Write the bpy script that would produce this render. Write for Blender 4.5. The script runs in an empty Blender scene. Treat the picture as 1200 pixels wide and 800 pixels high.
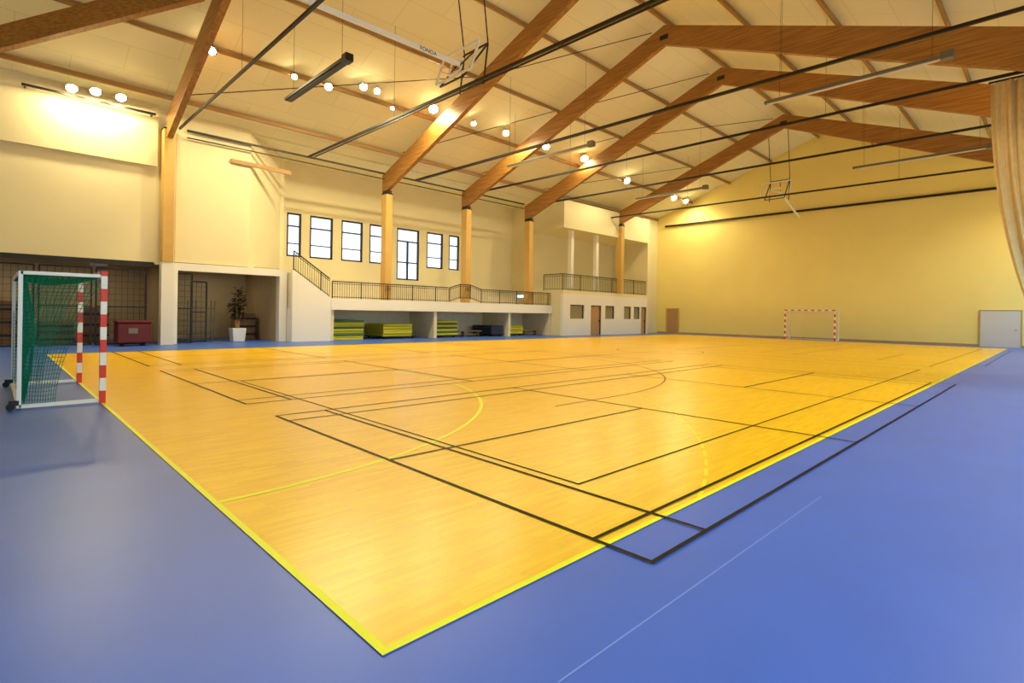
import bpy, math, random
from mathutils import Vector, Matrix
import bmesh
random.seed(3)
sc=bpy.context.scene
COL=bpy.context.collection
# ------------------------------------------------------------------ camera
CAM=(-1.275,-2.091,1.52); YAW=.799; ROL=-.016; F=627.494; SY=-33.1
cd=bpy.data.cameras.new("camera"); cam=bpy.data.objects.new("camera",cd); COL.objects.link(cam); sc.camera=cam
c,s=math.cos(YAW),math.sin(YAW)
fwd=Vector((c,s,0)); rgt=Vector((s,-c,0)); up=Vector((0,0,1))
R=rgt*math.cos(ROL)-up*math.sin(ROL); U=rgt*math.sin(ROL)+up*math.cos(ROL)
M=Matrix(((R.x,U.x,-fwd.x,CAM[0]),(R.y,U.y,-fwd.y,CAM[1]),(R.z,U.z,-fwd.z,CAM[2]),(0,0,0,1)))
cam.matrix_world=M
cd.sensor_fit='HORIZONTAL'; cd.sensor_width=36; cd.lens=F/1200*36; cd.shift_y=SY/1200; cd.clip_start=.05; cd.clip_end=300
def ray(u,v):
    a=(u-600)/F; b=-(v-400-SY)/F
    return fwd+R*a+U*b
O=Vector(CAM)
def PL(u,v,ax,val):
    d=ray(u,v); t=(val-O[ax])/d[ax]; return O+d*t
# ------------------------------------------------------------------ materials
def srgb(r,g,b):
    f=lambda x:(x/255/12.92) if x<=10.3 else ((x/255+.055)/1.055)**2.4
    return (f(r),f(g),f(b),1)
def mat(name,col,rough=.6,metal=0,noise=.0,nscale=3,emit=None,es=0,bump=0,bscale=40,spec=None):
    m=bpy.data.materials.new(name); m.use_nodes=True; nt=m.node_tree; b=nt.nodes["Principled BSDF"]
    b.inputs["Roughness"].default_value=rough; b.inputs["Metallic"].default_value=metal
    if spec is not None: b.inputs["Specular IOR Level"].default_value=spec
    tc=nt.nodes.new("ShaderNodeTexCoord")
    if noise>0:
        n=nt.nodes.new("ShaderNodeTexNoise"); n.inputs["Scale"].default_value=nscale; n.inputs["Detail"].default_value=4
        nt.links.new(tc.outputs["Object"],n.inputs["Vector"])
        r=nt.nodes.new("ShaderNodeMapRange"); r.inputs[1].default_value=.3; r.inputs[2].default_value=.7
        r.inputs[3].default_value=1-noise; r.inputs[4].default_value=1+noise
        nt.links.new(n.outputs["Fac"],r.inputs[0])
        v=nt.nodes.new("ShaderNodeVectorMath"); v.operation='SCALE'; v.inputs[0].default_value=col[:3]
        nt.links.new(r.outputs[0],v.inputs["Scale"]); nt.links.new(v.outputs[0],b.inputs["Base Color"])
    else: b.inputs["Base Color"].default_value=col
    if emit: b.inputs["Emission Color"].default_value=emit; b.inputs["Emission Strength"].default_value=es
    if bump>0:
        n=nt.nodes.new("ShaderNodeTexNoise"); n.inputs["Scale"].default_value=bscale
        nt.links.new(tc.outputs["Object"],n.inputs["Vector"])
        bp=nt.nodes.new("ShaderNodeBump"); bp.inputs["Strength"].default_value=bump; bp.inputs["Distance"].default_value=.02
        nt.links.new(n.outputs["Fac"],bp.inputs["Height"]); nt.links.new(bp.outputs[0],b.inputs["Normal"])
    return m
def wood(name,c1,c2,axis,rough=.5):
    m=bpy.data.materials.new(name); m.use_nodes=True; nt=m.node_tree; b=nt.nodes["Principled BSDF"]
    tc=nt.nodes.new("ShaderNodeTexCoord"); mp=nt.nodes.new("ShaderNodeMapping")
    sc_=[7,7,14]; sc_[axis]=.6; mp.inputs["Scale"].default_value=sc_
    n=nt.nodes.new("ShaderNodeTexNoise"); n.inputs["Scale"].default_value=1.2; n.inputs["Detail"].default_value=6
    nt.links.new(tc.outputs["Object"],mp.inputs[0]); nt.links.new(mp.outputs[0],n.inputs["Vector"])
    cr=nt.nodes.new("ShaderNodeValToRGB"); cr.color_ramp.elements[0].position=.35; cr.color_ramp.elements[1].position=.65
    cr.color_ramp.elements[0].color=c1; cr.color_ramp.elements[1].color=c2
    nt.links.new(n.outputs["Fac"],cr.inputs[0]); nt.links.new(cr.outputs[0],b.inputs["Base Color"])
    b.inputs["Roughness"].default_value=rough
    return m
def brickmat(name,c1,c2,cm,bw,rh,ms,rough,spec,grain=0):
    m=bpy.data.materials.new(name); m.use_nodes=True; nt=m.node_tree; b=nt.nodes["Principled BSDF"]
    tc=nt.nodes.new("ShaderNodeTexCoord")
    br=nt.nodes.new("ShaderNodeTexBrick"); br.inputs["Scale"].default_value=1
    br.inputs["Brick Width"].default_value=bw; br.inputs["Row Height"].default_value=rh; br.inputs["Mortar Size"].default_value=ms
    br.inputs["Color1"].default_value=c1; br.inputs["Color2"].default_value=c2; br.inputs["Mortar"].default_value=cm
    nt.links.new(tc.outputs["Object"],br.inputs["Vector"])
    out=br.outputs["Color"]
    if grain:
        mp=nt.nodes.new("ShaderNodeMapping"); mp.inputs["Scale"].default_value=(1.6,16,1)
        n=nt.nodes.new("ShaderNodeTexNoise"); n.inputs["Scale"].default_value=1.5; n.inputs["Detail"].default_value=5
        nt.links.new(tc.outputs["Object"],mp.inputs[0]); nt.links.new(mp.outputs[0],n.inputs["Vector"])
        mx=nt.nodes.new("ShaderNodeMix"); mx.data_type='RGBA'; mx.blend_type='MULTIPLY'; mx.inputs[0].default_value=grain
        nt.links.new(out,mx.inputs[6])
        cr=nt.nodes.new("ShaderNodeValToRGB"); cr.color_ramp.elements[0].position=.3; cr.color_ramp.elements[0].color=(.76,.66,.4,1); cr.color_ramp.elements[1].position=.6
        nt.links.new(n.outputs["Fac"],cr.inputs[0]); nt.links.new(cr.outputs[0],mx.inputs[7]); out=mx.outputs[2]
    nt.links.new(out,b.inputs["Base Color"])
    b.inputs["Roughness"].default_value=rough; b.inputs["Specular IOR Level"].default_value=spec
    return m
M_court=brickmat("court_parquet",srgb(255,208,10),srgb(248,192,8),srgb(236,174,8),.45,.055,.0008,.3,.4,.3)
M_ceil=brickmat("ceiling_panel",srgb(236,230,190),srgb(233,226,186),srgb(214,204,160),3.0,1.25,.010,.85,.2)
M_blue=mat("blue_vinyl",srgb(68,106,204),.38,noise=.05,nscale=1.5,bump=.03,bscale=200,spec=.38)
M_yel=mat("yellow_line",srgb(240,240,24),.45,spec=.3); M_yel2=mat("pale_yellow_line",srgb(250,232,40),.45,spec=.3)
M_blk=mat("black_line",srgb(16,10,8),.55,spec=.2); M_red=mat("red_line",srgb(168,74,24),.5,spec=.3); M_thin=mat("pale_line",srgb(130,154,226),.5)
M_wall=mat("cream_plaster",srgb(232,220,176),.8,noise=.02,nscale=.6,bump=.05,bscale=60)
M_far=mat("cream_far_wall",srgb(240,220,134),.75,noise=.02,nscale=.5)
M_ochre=mat("ochre_paint",srgb(206,166,90),.6,noise=.03)
M_ochin=mat("beige_interior",srgb(196,172,124),.8,noise=.04)
M_white=mat("white_paint",srgb(240,236,224),.5)
M_wht2=mat("white_steel",srgb(238,240,240),.35)
M_glu=wood("glulam_slope",srgb(142,94,38),srgb(174,124,58),1)
M_gluX=wood("glulam_along",srgb(150,112,58),srgb(174,134,76),0)
M_dark=mat("dark_steel",srgb(38,32,28),.45,metal=.3)
M_rail=mat("railing_steel",srgb(60,58,54),.45,metal=.4)
M_redp=mat("red_paint",srgb(216,50,24),.4)
M_net=mat("green_net",srgb(14,112,90),.85,spec=.1)
M_netw=mat("pale_net",srgb(215,210,190),.8)
M_glass=mat("daylight_glass",srgb(200,220,240),.2,emit=srgb(206,226,255),es=1.2)
M_lens=mat("lamp_lens",srgb(255,240,200),.3,emit=(1,.84,.46,1),es=160)
M_tube=mat("diffuser",srgb(215,205,180),.4)
M_mat_y=mat("yellow_foam",srgb(200,192,36),.6); M_mat_g=mat("green_foam",srgb(70,110,60),.6); M_mat_b=mat("blue_foam",srgb(40,50,70),.6)
M_bin=mat("red_plastic",srgb(104,12,14),.5)
M_crate=mat("crate_wood",srgb(150,110,66),.7,noise=.08)
M_curt=mat("curtain_cloth",srgb(214,186,132),1.0,noise=.06,nscale=6,spec=0)
M_door=mat("tan_door",srgb(184,142,92),.5); M_grey=mat("grey_metal",srgb(120,116,104),.4,metal=.5)
M_wdoor=mat("pale_door",srgb(206,202,196),.5); M_frame=mat("beige_frame",srgb(176,156,112),.6)
M_rub=mat("black_rubber",srgb(20,20,22),.6)
M_leaf=mat("dark_leaf",srgb(30,44,26),.5)
M_conc=mat("terrace_grey",srgb(226,214,182),.75,noise=.04)
M_orange=mat("orange_rim",srgb(225,90,25),.4)
M_dimg=mat("dim_glass",srgb(150,140,110),.15)
# ------------------------------------------------------------------ mesh builder
class MB:
    def __init__(s): s.v=[];s.f=[];s.mi=[]
    def poly(s,pts,m=0):
        n=len(s.v); s.v+= [Vector(p) for p in pts]; s.f.append(list(range(n,n+len(pts)))); s.mi.append(m); return s
    def hexa(s,P,m=0):
        n=len(s.v); s.v+=[Vector(p) for p in P]
        for q in ((0,3,2,1),(4,5,6,7),(0,1,5,4),(1,2,6,5),(2,3,7,6),(3,0,4,7)): s.f.append([n+i for i in q]); s.mi.append(m)
        return s
    def box(s,x0,x1,y0,y1,z0,z1,m=0):
        return s.hexa([(x0,y0,z0),(x1,y0,z0),(x1,y1,z0),(x0,y1,z0),(x0,y0,z1),(x1,y0,z1),(x1,y1,z1),(x0,y1,z1)],m)
    def bar(s,p,q,w,h=None,m=0):
        h=h or w; p=Vector(p);q=Vector(q);d=(q-p).normalized()
        ref=Vector((0,0,1)) if abs(d.z)<.95 else Vector((1,0,0))
        a=d.cross(ref).normalized()*w/2; b=a.cross(d).normalized()*h/2
        return s.hexa([p-a-b,p+a-b,p+a+b,p-a+b,q-a-b,q+a-b,q+a+b,q-a+b],m)
    def tube(s,p,q,r,n=10,m=0,r2=None):
        r2=r if r2 is None else r2
        p=Vector(p);q=Vector(q);d=(q-p).normalized(); ref=Vector((0,0,1)) if abs(d.z)<.95 else Vector((1,0,0))
        a=d.cross(ref).normalized(); b=a.cross(d).normalized(); k=len(s.v)
        for P,rr in ((p,r),(q,r2)):
            for i in range(n):
                t=2*math.pi*i/n; s.v.append(P+(a*math.cos(t)+b*math.sin(t))*rr)
        for i in range(n):
            j=(i+1)%n; s.f.append([k+i,k+j,k+n+j,k+n+i]); s.mi.append(m)
        s.f.append([k+i for i in range(n)][::-1]); s.mi.append(m); s.f.append([k+n+i for i in range(n)]); s.mi.append(m)
        return s
    def prism(s,prof,x0,x1,m=0):
        n=len(prof); k=len(s.v)
        s.v+=[Vector((x0,y,z)) for y,z in prof]+[Vector((x1,y,z)) for y,z in prof]
        s.f.append([k+i for i in range(n)]); s.mi.append(m); s.f.append([k+n+i for i in range(n)][::-1]); s.mi.append(m)
        for i in range(n):
            j=(i+1)%n; s.f.append([k+i,k+n+i,k+n+j,k+j]); s.mi.append(m)
        return s
    def obj(s,name,mats,parent=None,org=None,smooth=False,bevel=0,**props):
        if not isinstance(mats,(list,tuple)): mats=[mats]
        if org is None:
            if parent is not None: org=Vector(parent.get("_o",(0,0,0)))
            else:
                xs=[v.x for v in s.v];ys=[v.y for v in s.v];zs=[v.z for v in s.v]
                org=Vector(((min(xs)+max(xs))/2,(min(ys)+max(ys))/2,min(zs)))
        org=Vector(org)
        me=bpy.data.meshes.new(name); me.from_pydata([v-org for v in s.v],[],s.f)
        for m_ in mats: me.materials.append(m_)
        for p,i in zip(me.polygons,s.mi): p.material_index=i; p.use_smooth=smooth
        me.update()
        bm=bmesh.new(); bm.from_mesh(me); bmesh.ops.recalc_face_normals(bm,faces=bm.faces); bm.to_mesh(me); bm.free()
        o=bpy.data.objects.new(name,me); COL.objects.link(o)
        if parent is not None: o.parent=parent; o.location=org-Vector(parent["_o"])
        else: o.location=org; o["_o"]=tuple(org)
        if bevel:
            b=o.modifiers.new("bevel","BEVEL"); b.width=bevel; b.segments=2; b.limit_method='ANGLE'
        for k_,v_ in props.items(): o[k_]=v_
        return o
def empty(name,org,label,category,group=None):
    e=bpy.data.objects.new(name,None); COL.objects.link(e); e.location=org; e["_o"]=tuple(org); e.empty_display_size=.2
    e["label"]=label; e["category"]=category
    if group: e["group"]=group
    return e
def S(mb,name,m,**k): return mb.obj(name,m,kind="structure",**k)
# ------------------------------------------------------------------ key numbers
WY=24.0; XE=41.0; YR=-3.6; XB=-7.0; RY=10.2; SL=.352; RZ=14.6; WW=27.5; GY=22.3; TF=23.38
def deck(y): return RZ-SL*abs(y-RY)
SOF=9.6
def roofpt(u,v,gap):
    d=ray(u,v); lo_,hi=5.0,60.0
    for _ in range(60):
        m_=(lo_+hi)/2; P=O+d*m_
        if P.z>deck(P.y)-gap: hi=m_
        else: lo_=m_
    return O+d*lo_
# ------------------------------------------------------------------ floor
S(MB().box(XB,XE+.3,YR-.3,29.5,-.2,0),"floor",M_blue)
S(MB().box(0,38.8,0,20,0,.004),"floor_court",M_court)
def lineset(segs,w=.05,z=.008):
    mb=MB(); k=0
    for it in segs:
        if isinstance(it,dict):
            cx,cy,r,a0,a1,n,w2=[it[q] for q in("cx","cy","r","a0","a1","n","w")]
            pt=lambda a,rr:(cx+rr*math.cos(math.radians(a)),cy+rr*math.sin(math.radians(a)),z+k*2e-5)
            for i in range(n):
                if it.get("dash") and i%3==2: continue
                A=a0+(a1-a0)*i/n;B=a0+(a1-a0)*(i+1)/n
                mb.poly([pt(A,r-w2/2),pt(A,r+w2/2),pt(B,r+w2/2),pt(B,r-w2/2)])
        else:
            a,b,*ww=it; wd=ww[0] if ww else w
            a=Vector((*a,z+k*2e-5));b=Vector((*b,z+k*2e-5));d=(b-a).normalized();n=Vector((-d.y,d.x,0))*wd/2; e=d*wd/2
            a=a-e;b=b+e
            mb.poly([a+n,a-n,b-n,b+n])
        k+=1
    return mb
def arc(cx,cy,r,a0,a1,n=64,w=.05,dash=False): return [dict(cx=cx,cy=cy,r=r,a0=a0,a1=a1,n=n,w=w,dash=dash)]
LX=38.8
yl=[((0,0),(LX,0),.045),((0,20),(LX,20),.045),((0,0),(0,20),.045),((LX,0),(LX,20),.05),((LX/2,0),(LX/2,20),.05)]
yl+=arc(0,8.5,6,-90,0,w=.055)+[((6,8.5),(6,11.5))]+arc(0,11.5,6,0,90,w=.055)
yl+=arc(LX,8.5,6,180,270)+[((LX-6,8.5),(LX-6,11.5))]+arc(LX,11.5,6,90,180)
S(lineset(yl,.05,.006),"trim_1",M_yel)
dash=arc(0,8.5,9,-71,0,90,.035,True)+arc(0,11.5,9,0,71,90,.035,True)
S(lineset(dash,.035,.0055),"trim_2",M_yel2)
bk=[]
for (y0,y1) in ((-.355,5.69),(6.95,13.0),(14.2,20.2)):
    x0=1.65; x1=x0+13.4; ym=(y0+y1)/2
    bk+=[((x0,y0),(x1,y0)),((x0,y1),(x1,y1)),((x0,y0),(x0,y1)),((x1,y0),(x1,y1)),((x0+.72,y0),(x0+.72,y1)),((x1-.72,y0),(x1-.72,y1)),
         ((x0,y0+.45),(x1,y0+.45)),((x0,y1-.45),(x1,y1-.45)),((x0+4.7,y0),(x0+4.7,y1)),((x1-4.7,y0),(x1-4.7,y1)),((x0,ym),(x0+4.7,ym)),((x1-4.7,ym),(x1,ym))]
bk2=[]
for x0 in (2.5,20.6):
    x1=x0+16.5
    bk2+=[((x0,.9),(x1,.9)),((x0,9.9),(x1,9.9)),((x0,.9),(x0,9.9)),((x1,.9),(x1,9.9))]
x0=22.5
for (y0,y1) in ((-.3,5.7),(7,13),(14.2,19.9)):
    bk2+=[((x0,y0),(x0+13.4,y0)),((x0,y1),(x0+13.4,y1)),((x0,y0),(x0,y1)),((x0+4.7,y0),(x0+4.7,y1)),((x0+8.7,y0),(x0+8.7,y1)),((x0+13.4,y0),(x0+13.4,y1)),((x0,(y0+y1)/2),(x0+4.7,(y0+y1)/2))]
S(lineset(bk,.034,.010),"trim_3",M_blk)
S(lineset(bk2,.025,.0085),"trim_4",M_blk)
rd=arc(7.2,10,6.3,-90,90,80,.035)+[((5.4,3.7),(7.2,3.7),.035),((5.4,16.3),(7.2,16.3),.035)]+arc(LX/2,10,1.8,0,360,60,.035)
S(lineset(rd,.035,.0075),"trim_5",M_red)
a=PL(655,799,2,0); b=PL(962,582,2,0)
S(lineset([((a.x,a.y),(b.x,b.y))],.008,.002),"trim_6",M_thin)
# ------------------------------------------------------------------ walls
w=MB()
w.box(XB,3.55,WY,WY+.35,3.35,7.3)
w.box(XB,3.55,WY-.16,WY+.4,7.3,deck(WY)+.05)
w.box(4.25,7.2,WY,WY+.35,3.45,deck(WY)+.05)
w.box(3.55,4.25,WY+.02,WY+.35,3.3,deck(WY)+.05)
S(w,"wall_left",M_wall)
w=MB()
w.hexa([(7.2,24,3.3),(9.6,26.6,3.3),(9.4,26.9,3.3),(7.0,24.3,3.3),(7.2,24,SOF+.1),(9.6,26.6,SOF+.1),(9.4,26.9,SOF+.1),(7.0,24.3,SOF+.1)])
w.box(9.4,9.7,26.52,WW+.1,0,SOF+.09)
S(w,"wall_left",M_wall)
wins=[(336,353,249,302),(363,390,254,306),(400,425,258,308),(433,457,262,310),(465,491,266,330),(500,519,271,316),(526,538,275,317)]
W=[]
for (u0,u1,v0,v1) in wins:
    a=PL(u0,(v0+v1)/2,1,WW); b=PL(u1,(v0+v1)/2,1,WW)
    W.append([a.x,b.x,6.85,4.45 if v1!=330 else 3.55])
x=9.4; w=MB(); ZT=SOF+.1
for (a,b,t,bo) in W:
    w.box(x,a,WW,WW+.3,0,ZT); w.box(a,b,WW,WW+.3,t,ZT); w.box(a,b,WW,WW+.3,0,bo); x=b
w.box(x,27.7,WW,WW+.3,0,ZT)
S(w,"wall_back",M_wall)
for i,(a,b,t,bo) in enumerate(W):
    k=.09; f=MB()
    f.box(a,a+k,WW+.02,WW+.14,bo,t); f.box(b-k,b,WW+.02,WW+.14,bo,t); f.box(a,b,WW+.021,WW+.139,t-k,t); f.box(a,b,WW+.021,WW+.139,bo,bo+k)
    if i==4: f.box((a+b)/2-k/2,(a+b)/2+k/2,WW+.022,WW+.138,bo,t-.8); f.box(a,b,WW+.023,WW+.137,t-.85,t-.77); f.box(a,b,WW+.023,WW+.137,bo+1.1,bo+1.17)
    else: f.box(a,b,WW+.023,WW+.137,t-.75,t-.68); f.box(a,b,WW+.023,WW+.137,bo+.7,bo+.75)
    f.box(a,b,WW+.16,WW+.18,bo,t,1)
    S(f,f"window_{i+1}",[M_dark,M_glass])
w=MB()
w.prism([(YR,0),(WY,0),(WY,deck(WY)+.1),(RY,RZ+.1),(YR,deck(YR)+.1)],XE,XE+.3)
S(w,"wall_far",M_far)
w=MB()
w.prism([(YR,0),(29,0),(29,3.4),(WY+.3,3.4),(WY+.3,deck(WY)+.1),(RY,RZ+.1),(YR,deck(YR)+.1)],XB-.3,XB)
S(w,"wall_near",M_wall)
S(MB().box(XE-.03,XE,YR,22.9,0,.12),"baseboard_far",M_door)
wr=MB().box(XB,XE,YR-.3,YR,0,1.2).box(XB,XE,YR-.3,YR,4.2,deck(YR)+.1)
for x in range(-7,41,4): wr.box(x,x+.4,YR-.3,YR,1.2,4.2)
S(wr,"wall_right",M_wall)
S(MB().prism([(YR-.3,deck(YR-.3)),(RY,RZ),(RY,RZ+.2),(YR-.3,deck(YR-.3)+.2)],XB,XE+.3),"ceiling",M_ceil)
S(MB().prism([(RY,RZ),(WY+.4,deck(WY+.4)),(WY+.4,deck(WY+.4)+.2),(RY,RZ+.2)],XB,XE+.3),"ceiling",M_ceil)
S(MB().box(6.8,XE,WY+.2,WW+.3,SOF,SOF+.2),"ceiling",M_ceil)
# ------------------------------------------------------------------ storage bays
w=MB()
w.box(XB,8.7,28.6,28.8,0,3.5); w.box(XB,8.7,WY+.36,28.6,3.36,3.5); w.box(4.0,4.15,WY+.36,28.6,0,3.36); w.box(8.55,8.7,WY+.36,28.6,0,3.36)
S(w,"wall_storage",M_ochin)
w=MB(); w.box(4.35,8.9,WY-.12,WY+.3,3.1,3.42); w.box(8.55,8.9,WY-.12,WY+.3,0,3.1); w.box(4.15,4.35,WY-.12,WY+.3,0,3.42)
S(w,"trim_7",M_white)
w=MB(); w.box(XB,3.5,WY-.02,WY,3.2,3.38)
S(w,"trim_8",M_dark)
for x,y in ((-1.5,26.8),(2.0,26.8),(6.5,26.8)):  # lamps added only to lighten the bay interiors
    e=empty("bay_fill_lamp",(x,y,3.36),"small square lamp added to brighten storage bay","lamp","added bay fill lamps")
    MB().box(x-.3,x+.3,y-.3,y+.3,3.28,3.36).obj("casing",M_wht2,e)
    l=bpy.data.lights.new("bay_fill_light","AREA"); l.energy=12; l.size=.5; l.color=(1,.85,.62)
    o=bpy.data.objects.new("bay_fill_light",l); COL.objects.link(o); o.parent=e; o.location=(0,0,-.1)
for x,y,wd,h in ((-2.6,26.6,1.2,1.1),(-.9,26.9,1.0,1.7),(.6,26.4,1.1,.9),(1.9,27.0,.9,1.5),(7.9,26.9,.9,1.3)):
    e=empty("storage_crate",(x,y,0),"brown wooden storage crate standing behind mesh gate","crate","stored crates")
    MB().box(x-wd/2,x+wd/2,y-.4,y+.4,0,h).obj("body",M_crate,e,bevel=.02)
    m=MB()
    for zz in (h*.2,h*.5,h*.8): m.box(x-wd/2-.03,x+wd/2+.03,y-.44,y-.401,zz-.05,zz+.05)
    m.obj("slats",M_dark,e)
FR=[(3.9,WY),(14.2,WY),(19.8,WY),(25.4,WY),(34.2,GY+.2)]
def btop(y): return 14.23-.378*abs(y-RY)
def bbot(y): return 13.38-.392*abs(y-RY)
def column(x,y,z0,z1,zb=None,lab=""):
    e=empty("column",(x,y,zb if zb is not None else z0),lab,"column","wall columns")
    MB().box(x-.2,x+.2,y-.5,y,z0,z1).obj("shaft",M_ochre,e,bevel=.02)
    MB().box(x-.21,x+.21,y-.51,y,z1-.04,z1+.02).obj("cap_plate",M_dark,e)
    if zb is not None: MB().box(x-.2,x+.25,y-.45,y,zb,z0).obj("base_pier",M_white,e)
    return e
for x,y in FR:
    column(x,y,3.4 if x<5 else (1.8 if x<27 else 3.2),bbot(y)-.05+(.95 if x<5 else 0),0 if x<5 else None,
      "ochre timber column on white pier between storage bays" if x<5 else "ochre painted timber column rising up the hall wall to the roof beam")
def frame(x,y1):
    e=empty("glulam_rafter_frame",(x,RY,13.2),"brown laminated timber roof frame with two sloping rafters meeting at ridge","roof beam","glulam roof frames")
    ys=y1+.1 if x>5 else y1-.52
    for ya,yb in ((ys,RY),(YR,RY)):
        P=[(ya,btop(ya)+(.2 if x<5 and ya>RY else 0)),(yb,btop(RY)),(yb,bbot(RY)),(ya,bbot(ya)-(.25 if ya<0 else 0)+(.3 if x<5 and ya>RY else 0))]
        MB().prism(P,x-.11,x+.11).obj("rafter",M_glu,e)
    MB().box(x-.12,x+.12,RY-.2,RY+.2,13.6,13.8).obj("ridge_plate",M_dark,e)
    if x>5: MB().box(x-.13,x+.13,y1-.5,y1,bbot(y1)-.03,bbot(y1)+.12).obj("shoe_bracket",M_dark,e)
for x,y in FR: frame(x,y)
for y in [YR+1.6,.6,3.7,6.9,RY,13.4,16.6,19.8,23.0]:
    z=deck(y)-.14
    MB().bar((XB,y,z),(XE,y,z),.09,.18).obj("roof_purlin",M_gluX,label="brown timber roof purlin running along hall under ceiling",category="beam",group="roof purlins")
MB().bar((6.35,23.92,8.15),(9.0,23.92,8.1),.1,.17).obj("edge_beam",M_gluX,label="short thin horizontal brown timber on wall",category="beam")
A=roofpt(-40,56,.62); B=roofpt(235,-14,.62)
MB().bar(A,B,.22,.72).obj("diagonal_roof_brace",M_glu,label="thick diagonal brown laminated timber brace under roof",category="beam")
for x0,x1 in ((3.9,14.2),(14.2,19.8),(19.8,25.4),(25.4,34.2)):
    for ya,yb in ((22.5,16.5),(16.5,10.8)):
        MB().tube((x0+.13,ya,deck(ya)-.3),(x1-.13,yb,deck(yb)-.3),.018,6).obj("wind_brace_rod",M_dark,label="thin steel diagonal bracing rod under roof",category="steel rod",group="roof bracing rods")
for x in (4.3,9.8,16.0,20.4,25.6,33.0):
    yy=23.75 if x<30 else GY
    e=empty("cross_rail",(x,10,8.9),"long dark steel rail spanning across hall below roof","steel rail","dark cross rails")
    m=MB(); m.bar((x,yy,9.02),(x,YR+.05,8.85),.07,.09); m.obj("rail_bar",M_dark,e)
    if x in(9.8,16.0,20.4):
        MB().bar((x+.3,yy,9.08),(x+.3,YR+.05,8.95),.04,.05).obj("rail_bar",M_dark,e)
    for y in (16,4): MB().tube((x,y,8.95),(x,y,deck(y)-.01),.006,5).obj("hanger_rod",M_dark,e)
MB().bar((XE-.12,22.2,9.3),(XE-.12,YR+.1,9.3),.12,.14).obj("wall_pipe",M_dark,label="dark horizontal pipe along end wall below gable",category="pipe")
MB().box(4.6,25,23.83,23.9,9.0,9.08).box(4.6,25,23.83,23.9,8.72,8.76).obj("eave_cable_tray",M_dark,label="dark steel cable tray along wall at roof edge",category="cable tray")
# ------------------------------------------------------------------ terraces
S(MB().box(10.85,27.38,TF-.12,TF+.1,1.55,2.12),"trim_9",M_white)
w=MB()
w.box(10.9,27.38,TF+.1,25.2,1.62,1.8)
for (ya,yb,zz) in ((25.2,26.0,2.25),(26.0,26.8,2.7),(26.8,WW,3.3)): w.box(10.9,27.38,ya,yb,1.62,zz)
w.box(9.7,10.9,27.0,WW,3.15,3.5)
w.box(10.9,27.38,26.0,26.1,0,1.62)
for x in (10.95,17.3,23.3,27.25): w.box(x-.1,x+.1,TF,25.99,0,1.545)
S(w,"wall_terrace",M_conc)
w=MB(); w.hexa([(8.92,TF-.1,0),(10.84,TF-.1,0),(10.84,TF+.1,0),(8.92,TF+.1,0),(8.92,TF-.1,3.42),(10.84,TF-.1,2.12),(10.84,TF+.1,2.12),(8.92,TF+.1,3.42)])
w.box(8.92,10.84,TF+.1,WW-.01,0,1.58)
S(w,"wall_stair",M_white)
st=MB()
for i in range(8): st.box(8.95+.235*i,8.95+.235*(i+1),TF+.1,25.2,1.59,3.3-.2*i)
S(st,"floor_stair",M_conc)
def railing(pts,h,label,bal=.13,name="railing"):
    p0=Vector(pts[0]); e=empty(name,p0,label,"railing")
    top=MB(); bot=MB(); ba=MB()
    for a,b in zip(pts[:-1],pts[1:]):
        a=Vector(a);b=Vector(b); up_=Vector((0,0,h))
        top.bar(a+up_,b+up_,.05,.05); bot.bar(a+Vector((0,0,.1)),b+Vector((0,0,.1)),.03,.03); top.bar(a+up_*.88,b+up_*.88,.025,.025)
        n=max(2,int((b-a).length/bal))
        for i in range(n+1):
            q=a.lerp(b,i/n); r=.022 if i%12==0 else .008
            ba.bar(q,q+up_,r*2,r*2)
    top.obj("handrail",M_rail,e); bot.obj("bottom_rail",M_rail,e); ba.obj("balusters",M_rail,e)
railing([(9.0,TF,3.37),(10.8,TF,2.15)],.95,"dark steel stair railing sloping beside terrace steps")
railing([(10.95,TF,2.1),(18.2,TF,2.1)],.88,"dark steel railing along front edge of spectator terrace")
railing([(18.3,TF,2.1),(19.1,TF,2.34),(19.9,TF,2.34),(20.8,TF,2.1),(27.3,TF,2.1)],.88,"dark steel terrace railing with raised hump near column")
# ------------------------------------------------------------------ gallery
w=MB()
w.box(27.4,38.3,GY,25.8,2.9,3.2)
w.box(27.4,38.3,GY,25.8,7.6,SOF-.05)
w.box(27.4,38.3,25.8,26.0,0,SOF-.05)
w.box(38.3,38.5,GY,26,0,SOF)
w.box(27.4,27.6,GY+.2,25.8,0,2.9); w.box(27.42,27.6,26.0,27.49,2.9,SOF-.01)
w.box(38.5,XE,23.0,23.2,0,10)
S(w,"wall_gallery",M_wall)
lo=MB(); ops=[(28.2,29.8,1.2,2.2),(30.6,31.9,0,2.2),(32.4,33.6,1.2,2.2),(34.9,35.9,1.2,2.2),(36.3,37.2,1.2,2.2),(37.4,38.2,0,2.2)]
x=27.4
for a,b,z0,z1 in ops:
    lo.box(x,a,GY-.02,GY+.2,0,2.95); lo.box(a,b,GY-.02,GY+.2,z1,2.95)
    if z0>0: lo.box(a,b,GY-.02,GY+.2,0,z0)
    x=b
lo.box(x,38.3,GY-.02,GY+.2,0,2.95)
S(lo,"wall_gallery",M_white)
for i,(a,b,z0,z1) in enumerate(ops):
    m=MB(); m.box(a,b,GY+.1,GY+.14,z0,z1,1); k=.07
    m.box(a,a+k,GY+.05,GY+.16,z0,z1).box(b-k,b,GY+.05,GY+.16,z0,z1).box(a,b,GY+.051,GY+.159,z1-k,z1)
    if z0>0: S(m,f"window_{8+i}",[M_dark,M_dimg])
    else:
        m.box(b-.2,b-.14,GY+.02,GY+.1,1.0,1.1,0); S(m,f"door_{i}",[M_dark,M_door])
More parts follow.
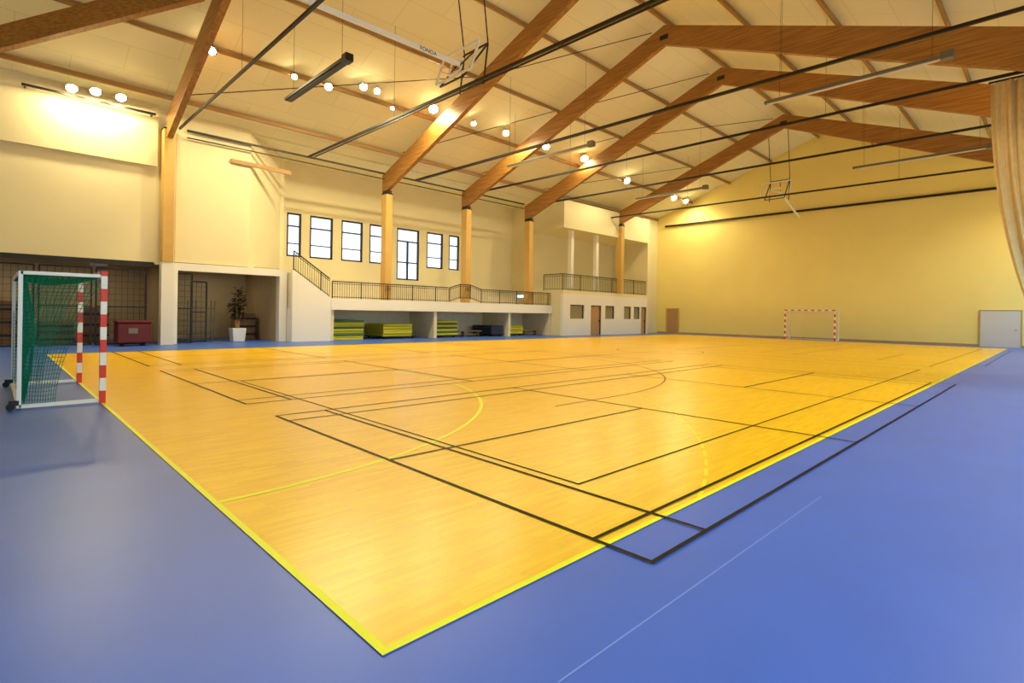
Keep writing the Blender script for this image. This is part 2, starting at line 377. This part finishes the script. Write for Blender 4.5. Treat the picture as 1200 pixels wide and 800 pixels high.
for x in (29.0,32.0):
    MB().box(x-.15,x+.15,GY+.5,GY+.8,3.2,7.6).obj("gallery_column",M_white,label="slender pale column carrying gallery bulkhead",category="column",group="gallery columns")
railing([(27.5,24.2,3.2),(27.5,GY+.1,3.2),(34.0,GY+.1,3.2)],1.15,"dark steel railing in front of upper gallery",bal=.16)
railing([(34.4,GY+.1,3.2),(38.2,GY+.1,3.2)],1.15,"short dark steel gallery railing beside column",bal=.16)
d=MB(); d.box(XE-.06,XE-.01,20.9,21.9,0,2.1,1); d.box(XE-.1,XE-.01,20.8,20.9,0,2.18).box(XE-.1,XE-.01,21.9,22.0,0,2.18).box(XE-.1,XE-.01,20.9,21.9,2.1,2.18).box(XE-.14,XE-.06,21.0,21.1,1,1.06)
S(d,"door_7",[M_ochre,M_door])
d=MB(); d.box(XE-.06,XE-.01,-.45,1.3,0,2.1,1); d.box(XE-.08,XE-.01,1.3,1.36,0,2.16).box(XE-.08,XE-.01,-.51,-.45,0,2.16).box(XE-.08,XE-.01,-.45,1.3,2.1,2.16).box(XE-.12,XE-.06,-.3,-.2,1,1.05)
S(d,"door_8",[M_frame,M_wdoor])
# ------------------------------------------------------------------ mat stacks
def matstack(x0,x1,y0,y1,n,th,z0,cols,label):
    for i in range(n):
        dx=random.uniform(-.04,.04); dy=random.uniform(-.03,.03)
        MB().box(x0+dx,x1+dx,y0+dy,y1+dy,z0+i*th,z0+(i+1)*th-.012).obj("gym_mat",cols[i%len(cols)],bevel=.02,label=label,category="gym mat",group="stacked gym mats under terrace")
def pallet(x0,x1,y0,y1):
    e=empty("mat_trolley",((x0+x1)/2,(y0+y1)/2,0),"low dark mat trolley with small wheels","trolley","mat trolleys")
    MB().box(x0,x1,y0,y1,.1,.14).obj("deck",M_dark,e)
    for x in (x0+.15,x1-.15):
        for y in (y0+.15,y1-.15): MB().tube((x-.02,y,.05),(x+.02,y,.05),.05,12).obj("wheel",M_rub,e)
Y0,Y1=23.7,25.6
matstack(11.2,12.9,Y0,Y1,9,.115,0,[M_mat_y,M_mat_y,M_mat_g],"yellow gym mat lying in stack under terrace")
pallet(14.0,16.2,Y0,Y1); matstack(14.05,15.9,Y0,Y1,5,.14,.14,[M_mat_y],"yellow gym mat stacked on low trolley")
pallet(17.6,19.2,Y0,Y1); matstack(17.6,19.2,Y0,Y1,7,.125,.14,[M_mat_y,M_mat_g],"yellow and green gym mat in stack beneath terrace")
pallet(22.0,23.1,Y0,Y1); matstack(22.0,23.05,Y0,Y1,4,.14,.14,[M_mat_b],"dark blue gym mat in low stack")
pallet(23.5,24.9,Y0,Y1); matstack(23.5,24.9,Y0,Y1,4,.14,.14,[M_mat_y],"yellow gym mat in low stack")
def bench(x0,x1,y):
    e=empty("gym_bench",((x0+x1)/2,y,0),"low wooden gym bench under terrace overhang","bench","gym benches")
    MB().box(x0,x1,y-.15,y+.15,.32,.36).obj("seat",M_ochre,e,bevel=.01)
    for x in (x0+.3,x1-.3): MB().box(x-.03,x+.03,y-.14,y+.14,0,.32).obj("leg",M_grey,e)
    MB().box(x0+.2,x1-.2,y-.03,y+.03,.1,.16).obj("stretcher",M_ochre,e)
bench(19.8,21.6,24.3); bench(25.2,27.0,24.3)
# ------------------------------------------------------------------ goals
def goal(x,yc,sgn,netmat,label,depth,g,r):
    e=empty("handball_goal",(x,yc,0),label,"goal","handball goals")
    t=.08
    for yy in (yc-1.54,yc+1.54):
        m=MB(); n=10; h=2.0/n
        for i in range(n): m.box(x-t/2,x+t/2,yy-t/2,yy+t/2,i*h,(i+1)*h,i%2)
        m.obj("post",[M_redp,M_wht2],e)
    m=MB(); n=15; L=3.16; h=L/n
    for i in range(n): m.box(x-t/2,x+t/2,yc-L/2+i*h,yc-L/2+(i+1)*h,2.0,2.08,i%2)
    m.obj("crossbar",[M_redp,M_wht2],e)
    xb=x-sgn*depth
    m=MB()
    for yy in (yc-1.54,yc+1.54):
        m.bar((x,yy,2.0),(xb,yy,2.0),.05).bar((x,yy,.05),(xb,yy,.05),.05).bar((xb,yy,0.03),(xb,yy,2.02),.05)
    m.bar((xb,yc-1.54,2.0),(xb,yc+1.54,2.0),.05).bar((xb,yc-1.54,.05),(xb,yc+1.54,.05),.05)
    m.obj("rear_frame",M_wht2,e)
    nt=MB()
    def grid(pt,nu,nv):
        for i in range(nu+1):
            for j in range(nv): nt.bar(pt(i/nu,j/nv),pt(i/nu,(j+1)/nv),r*2)
        for j in range(nv+1):
            for i in range(nu): nt.bar(pt(i/nu,j/nv),pt((i+1)/nu,j/nv),r*2)
    y0,y1=yc-1.5,yc+1.5
    grid(lambda u,v:Vector((xb+sgn*(.06+.12*math.sin(math.pi*v)*(.6+.4*math.sin(11*u))),y0+3*u,.06+1.92*v)),int(3/g),int(1.95/g))
    for yy,sg in ((y0,1),(y1,-1)):
        def pt(u,v,yy=yy,sg=sg):
            wd=depth*(.42+.56*max(0,v)**1.6)
            return Vector((xb+sgn*wd*u,yy+sg*.05*math.sin(7*u+5*v),.06+1.92*v))
        grid(pt,max(2,int(depth/g*.95)),int(1.95/g))
    grid(lambda u,v:Vector((xb+sgn*depth*.95*u,y0+3*v,1.97-.06*math.sin(math.pi*u)*abs(math.sin(6*v)))),max(2,int(depth/g)),int(3/g))
    nt.obj("net",netmat,e)
    if sgn==1:
        for yy in (yc-1.54,yc+1.54):
            MB().tube((xb-.09,yy-.02,.05),(xb-.09,yy+.02,.05),.05,16).obj("wheel",M_rub,e)
            MB().box(xb-.11,xb,yy-.035,yy+.035,.07,.14).obj("wheel_bracket",M_rub,e)
goal(0,10,1,M_net,"handball goal with red and white striped posts and green net",.97,.062,.0036)
goal(LX-.2,9.9,-1,M_netw,"handball goal with red striped posts and pale net by end wall",.9,.2,.006)
# ------------------------------------------------------------------ mesh gates in storage
def gate(x0,x1,y,z1,name="mesh_gate"):
    e=empty(name,((x0+x1)/2,y,0),"dark steel mesh gate closing storage bay","gate","storage gates")
    m=MB(); m.bar((x0,y,.03),(x1,y,.03),.06).bar((x0,y,z1),(x1,y,z1),.06).bar((x0,y,0),(x0,y,z1),.06).bar((x1,y,0),(x1,y,z1),.06).bar((x0,y,z1/2),(x1,y,z1/2),.05)
    m.obj("frame",M_dark,e)
    m=MB(); n=int((x1-x0)/.2)
    for i in range(1,n): xx=x0+(x1-x0)*i/n; m.bar((xx,y,0),(xx,y,z1),.012)
    for j in range(1,12): m.bar((x0,y,z1*j/12),(x1,y,z1*j/12),.012)
    m.obj("wire_mesh",M_dark,e)
for a,b in ((-3.2,-1.75),(-1.6,-.15),(-.0,1.55),(1.7,3.35)): gate(a,b,24.6,3.05)
gate(4.45,5.0,24.4,3.0); gate(5.1,5.7,24.9,2.7)
e=empty("storage_bin",(2.8,23.6,0),"dark red plastic storage bin on wheels before mesh gate","bin")
MB().box(2.2,3.3,23.1,24.0-.03,.12,.9).obj("body",M_bin,e,bevel=.04)
MB().box(2.17,3.33,23.07,23.98,.9,1.0).obj("lid",M_bin,e,bevel=.03)
MB().box(2.55,2.85,23.08,23.1,.5,.7).obj("label_panel",M_grey,e)
for x in (2.4,3.1):
    for y in (23.3,23.8): MB().tube((x-.03,y,.07),(x+.03,y,.07),.07,12).obj("wheel",M_rub,e)
e=empty("potted_plant",(7.0,24.8,0),"dark-leaved bushy potted plant in square white planter","plant")
mb=MB(); mb.hexa([(6.75,24.55,0),(7.25,24.55,0),(7.25,25.05,0),(6.75,25.05,0),(6.7,24.5,.62),(7.3,24.5,.62),(7.3,25.1,.62),(6.7,25.1,.62)]); mb.obj("pot",M_wht2,e,bevel=.02)
tr=MB(); lf=MB()
for k in range(11):
    a=k*2.4; h=random.uniform(1.4,2.45); sp=random.uniform(.08,.32)
    base=Vector((7+.06*math.cos(a),24.8+.06*math.sin(a),.6)); tip=Vector((7+sp*math.cos(a),24.8+sp*math.sin(a),h))
    tr.tube(base,tip,.015,6)
    for i in range(34):
        t=random.uniform(.35,1.03); p=base.lerp(tip,t); b_=random.uniform(0,2*math.pi); L=random.uniform(.14,.3); dr=random.uniform(-.5,.5)
        d_=Vector((math.cos(b_),math.sin(b_),dr)); n_=Vector((-math.sin(b_),math.cos(b_),0))*.06
        q=p+d_*L*.5+Vector((0,0,.03)); t_=p+d_*L
        lf.poly([p,q-n_,t_]).poly([p,t_,q+n_])
tr.obj("stem",M_door,e); lf.obj("leaves",M_leaf,e)
for x0 in (4.6,5.6):
    e=empty("wire_shelf",(x0+.4,26.5,0),"grey metal shelf unit inside storage room","shelf","storage shelves")
    m=MB()
    for x in (x0,x0+.8):
        for y in (26.2,26.8): m.bar((x,y,0),(x,y,1.9),.04)
    m.obj("frame",M_grey,e)
    for z in (.3,.9,1.5): MB().box(x0,x0+.8,26.2,26.8,z,z+.03).obj("shelf_board",M_grey,e)
# ------------------------------------------------------------------ curtain
e=empty("divider_curtain",(20.4,-2,8.7),"gathered beige divider curtain hanging from rail by side wall","curtain")
me=bpy.data.meshes.new("cloth"); V=[];Fc=[]; nu,nv=240,50
for j in range(nv+1):
    v=j/nv; z=8.7-v*7.0
    yl_=-.5-.95*v**2.2; yr=-3.45
    for i in range(nu+1):
        u=i/nu
        f=.045*math.sin(u*71+1.3*math.sin(2.1*v+4*u))+.035*math.sin(u*113+2.2*v)+.03*math.sin(u*37-3*v)+.012*math.sin(u*211+7*v)
        V.append((f*(1-.35*v), yl_+(yr-yl_)*u+2, z-8.7))
for j in range(nv):
    for i in range(nu): a=j*(nu+1)+i; Fc.append((a,a+1,a+nu+2,a+nu+1))
me.from_pydata(V,[],Fc); me.materials.append(M_curt)
for p in me.polygons: p.use_smooth=True
o=bpy.data.objects.new("cloth",me); COL.objects.link(o); o.parent=e
m=MB(); m.bar((20.4,-.45,8.74),(20.4,YR+.1,8.74),.05).obj("heading_rail",M_dark,e)
# ------------------------------------------------------------------ linear housings
def housing(x,y0,y1,z,m_,label,w_=.08):
    e=empty("linear_luminaire",(x,(y0+y1)/2,z),label,"lamp","suspended linear housings")
    MB().box(x-w_,x+w_,y0,y1,z,z+.11).obj("housing",m_,e,bevel=.015)
    MB().box(x-w_*.7,x+w_*.7,y0+.1,y1-.1,z-.03,z).obj("diffuser",M_tube if m_ is not M_dark else M_dark,e)
    MB().box(x-.13,x+.13,y0-.02,y0+.3,z-.05,z+.2).obj("end_box",m_,e,bevel=.02)
    for y in (y0+.5,y1-.5): MB().tube((x,y,z+.11),(x,y,deck(y)-.01),.006,6).obj("suspension_rod",M_dark,e)
housing(6.6,13.4,18.2,9.3,M_dark,"black suspended linear light housing under roof",.14)
housing(18.2,12.8,18.4,9.2,M_grey,"grey suspended linear light housing")
housing(29.6,12.9,17.9,9.25,M_grey,"grey suspended linear light housing")
housing(18.7,.2,5.5,9.2,M_grey,"grey suspended linear light housing")
housing(30.8,.1,5.6,9.3,M_grey,"grey suspended linear light housing")
# ------------------------------------------------------------------ basketball units
def hoop(xb,xe,yb,y,z,ze,sgn,txt,label):
    e=empty("basketball_hoop",(xb,yb,z),label,"basketball hoop","ceiling basketball hoops")
    MB().bar((xe,y,ze),(xb,y,z+.05),.08,.13).obj("support_beam",M_wht2,e)
    a=math.radians(72)
    ux=Vector((math.cos(a)*sgn,0,math.sin(a)))
    c0=Vector((xb+.3*sgn,yb,z+.35))
    P=lambda u,v: c0+ux*u+Vector((0,v,0))
    f=MB()
    for h,wd,cu,t in ((.52,.9,0,.06),(.22,.3,-.15,.05)):
        f.bar(P(cu-h,-wd),P(cu-h,wd),t).bar(P(cu+h,-wd),P(cu+h,wd),t).bar(P(cu-h,-wd),P(cu+h,-wd),t).bar(P(cu-h,wd),P(cu+h,wd),t)
    f.obj("board_frame",M_wht2,e)
    f=MB(); bx=Vector((.55*sgn,0,0))
    for v in (-.6,.6): f.bar(P(-.7,v),P(.75,v)+bx,.045).bar(P(-.7,v)+bx*1.5,P(.75,v)+bx,.04).bar(P(.75,v)+bx,(xb+.5*sgn,yb+v,deck(yb+v)-.05),.03)
    f.bar(P(-.7,-.6),P(-.7,.6),.045).bar(P(.75,-.6)+bx,P(.75,.6)+bx,.045).bar(P(.75,0)+bx,(xb,y,z),.04)
    f.obj("fold_frame",M_dark,e)
    r=MB(); cc=P(-.38,0)-Vector((.25*sgn,0,0))
    for i in range(20):
        t0=2*math.pi*i/20;t1=2*math.pi*(i+1)/20
        r.tube(cc+Vector((math.cos(t0),math.sin(t0),0))*.225,cc+Vector((math.cos(t1),math.sin(t1),0))*.225,.01,6)
    r.obj("rim",M_orange,e)
    if txt:
        t=bpy.data.curves.new("lettering","FONT"); t.body=txt; t.size=.17; t.extrude=.002
        o=bpy.data.objects.new("tmp",t); COL.objects.link(o); bpy.context.view_layer.update()
        me=bpy.data.meshes.new_from_object(o.evaluated_get(bpy.context.evaluated_depsgraph_get())); bpy.data.objects.remove(o)
        me.materials.clear(); me.materials.append(M_rub)
        o=bpy.data.objects.new("lettering",me); COL.objects.link(o); o.parent=e
        o.rotation_euler=(math.radians(90),0,0); o.location=(-1.5,(y-.046)-yb,-.03)
hoop(9.1,3.6,11.6,11.1,9.2,9.2,1,"FONOA","white folded basketball backboard hung from roof on white beam")
hoop(34.9,38.5,11.0,10.6,9.5,8.4,1,None,"small folded basketball backboard hung from far roof frames")
# ------------------------------------------------------------------ floodlights
def flood(p,label,power,big=1.0,wall=False):
    x,y,z=p
    e=empty("floodlight",(x,y,z),label,"lamp","warm floodlights under roof")
    n=Vector((-.35,-.6,-.72)).normalized(); p=Vector(p)
    if wall: n=Vector((0.0,-.55,-.83)).normalized()
    hw=.125*big
    MB().tube(p-n*.01,p-n*.16,hw+.03,20,r2=hw*.6).obj("housing",M_dark,e)
    MB().tube(p+n*.02,p-n*.02,hw*.8,20,r2=hw).obj("lens",M_lens,e)
    q=p-n*.16
    if wall: MB().bar(q,(q.x,23.84,q.z),.04).obj("bracket",M_dark,e)
    else: MB().bar(q,(q.x,q.y,deck(q.y)-.02),.03).obj("bracket",M_dark,e)
    l=bpy.data.lights.new("floodlight_lamp","SPOT"); l.energy=power; l.color=(1,.86,.5); l.shadow_soft_size=.15; l.spot_size=math.radians(165 if not wall else 178); l.spot_blend=.5 if not wall else .1
    o=bpy.data.objects.new("floodlight_lamp",l); COL.objects.link(o); o.parent=e; o.location=n*.16
    if wall: o.rotation_euler=(math.radians(12),0,0)
for u,v in ((84,103),(112,107),(142,114)):
    p=PL(u,v,1,23.15); flood((p.x,p.y,p.z-.02),"glowing warm floodlight mounted near wall on bar",130,1.4,True)
MB().bar((-.6,23.5,9.3),(3.4,23.5,9.3),.08,.08).bar((-.5,23.5,9.3),(-.5,23.84,9.3),.06).bar((3.3,23.5,9.3),(3.3,23.84,9.3),.06).obj("floodlight_bar",M_dark,label="dark steel bar carrying wall floodlights",category="bar")
p=roofpt(248,60,.4); flood(tuple(p),"glowing warm floodlight fixed beside roof frame",520,1.2)
for u,v,pw,bg_ in ((385,102,620,1.3),(426,102,420,1.3),(442,107,320,1.1),(508,128,640,1.7),(593,156,540,1.4),(640,172,500,1.6),(685,186,540,1.8),(735,212,520,1.8),(790,232,460,1.8),
    (345,90,260,.9),(460,127,150,.7),(555,145,200,1.0),(530,139,150,.8),(804,236,300,1.6)):
    p=roofpt(u,v,.3); flood(tuple(p),"glowing warm floodlight fixed under roof slope",pw,bg_)
for x in (5,14,24,36):  # extra floodlights added out of view to supply light from the right
    flood((x,-3.0,9.6),"added out-of-view warm floodlight lighting hall from right side",1000)
# ------------------------------------------------------------------ daylight
w_=bpy.data.worlds.new("world"); sc.world=w_; w_.use_nodes=True
bg=w_.node_tree.nodes["Background"]; bg.inputs[0].default_value=(.42,.74,1,1); bg.inputs[1].default_value=3.4
sc.view_settings.view_transform='Standard'; sc.view_settings.look='None'; sc.view_settings.exposure=0.22
for o in bpy.data.objects:
    if "_o" in o: del o["_o"]
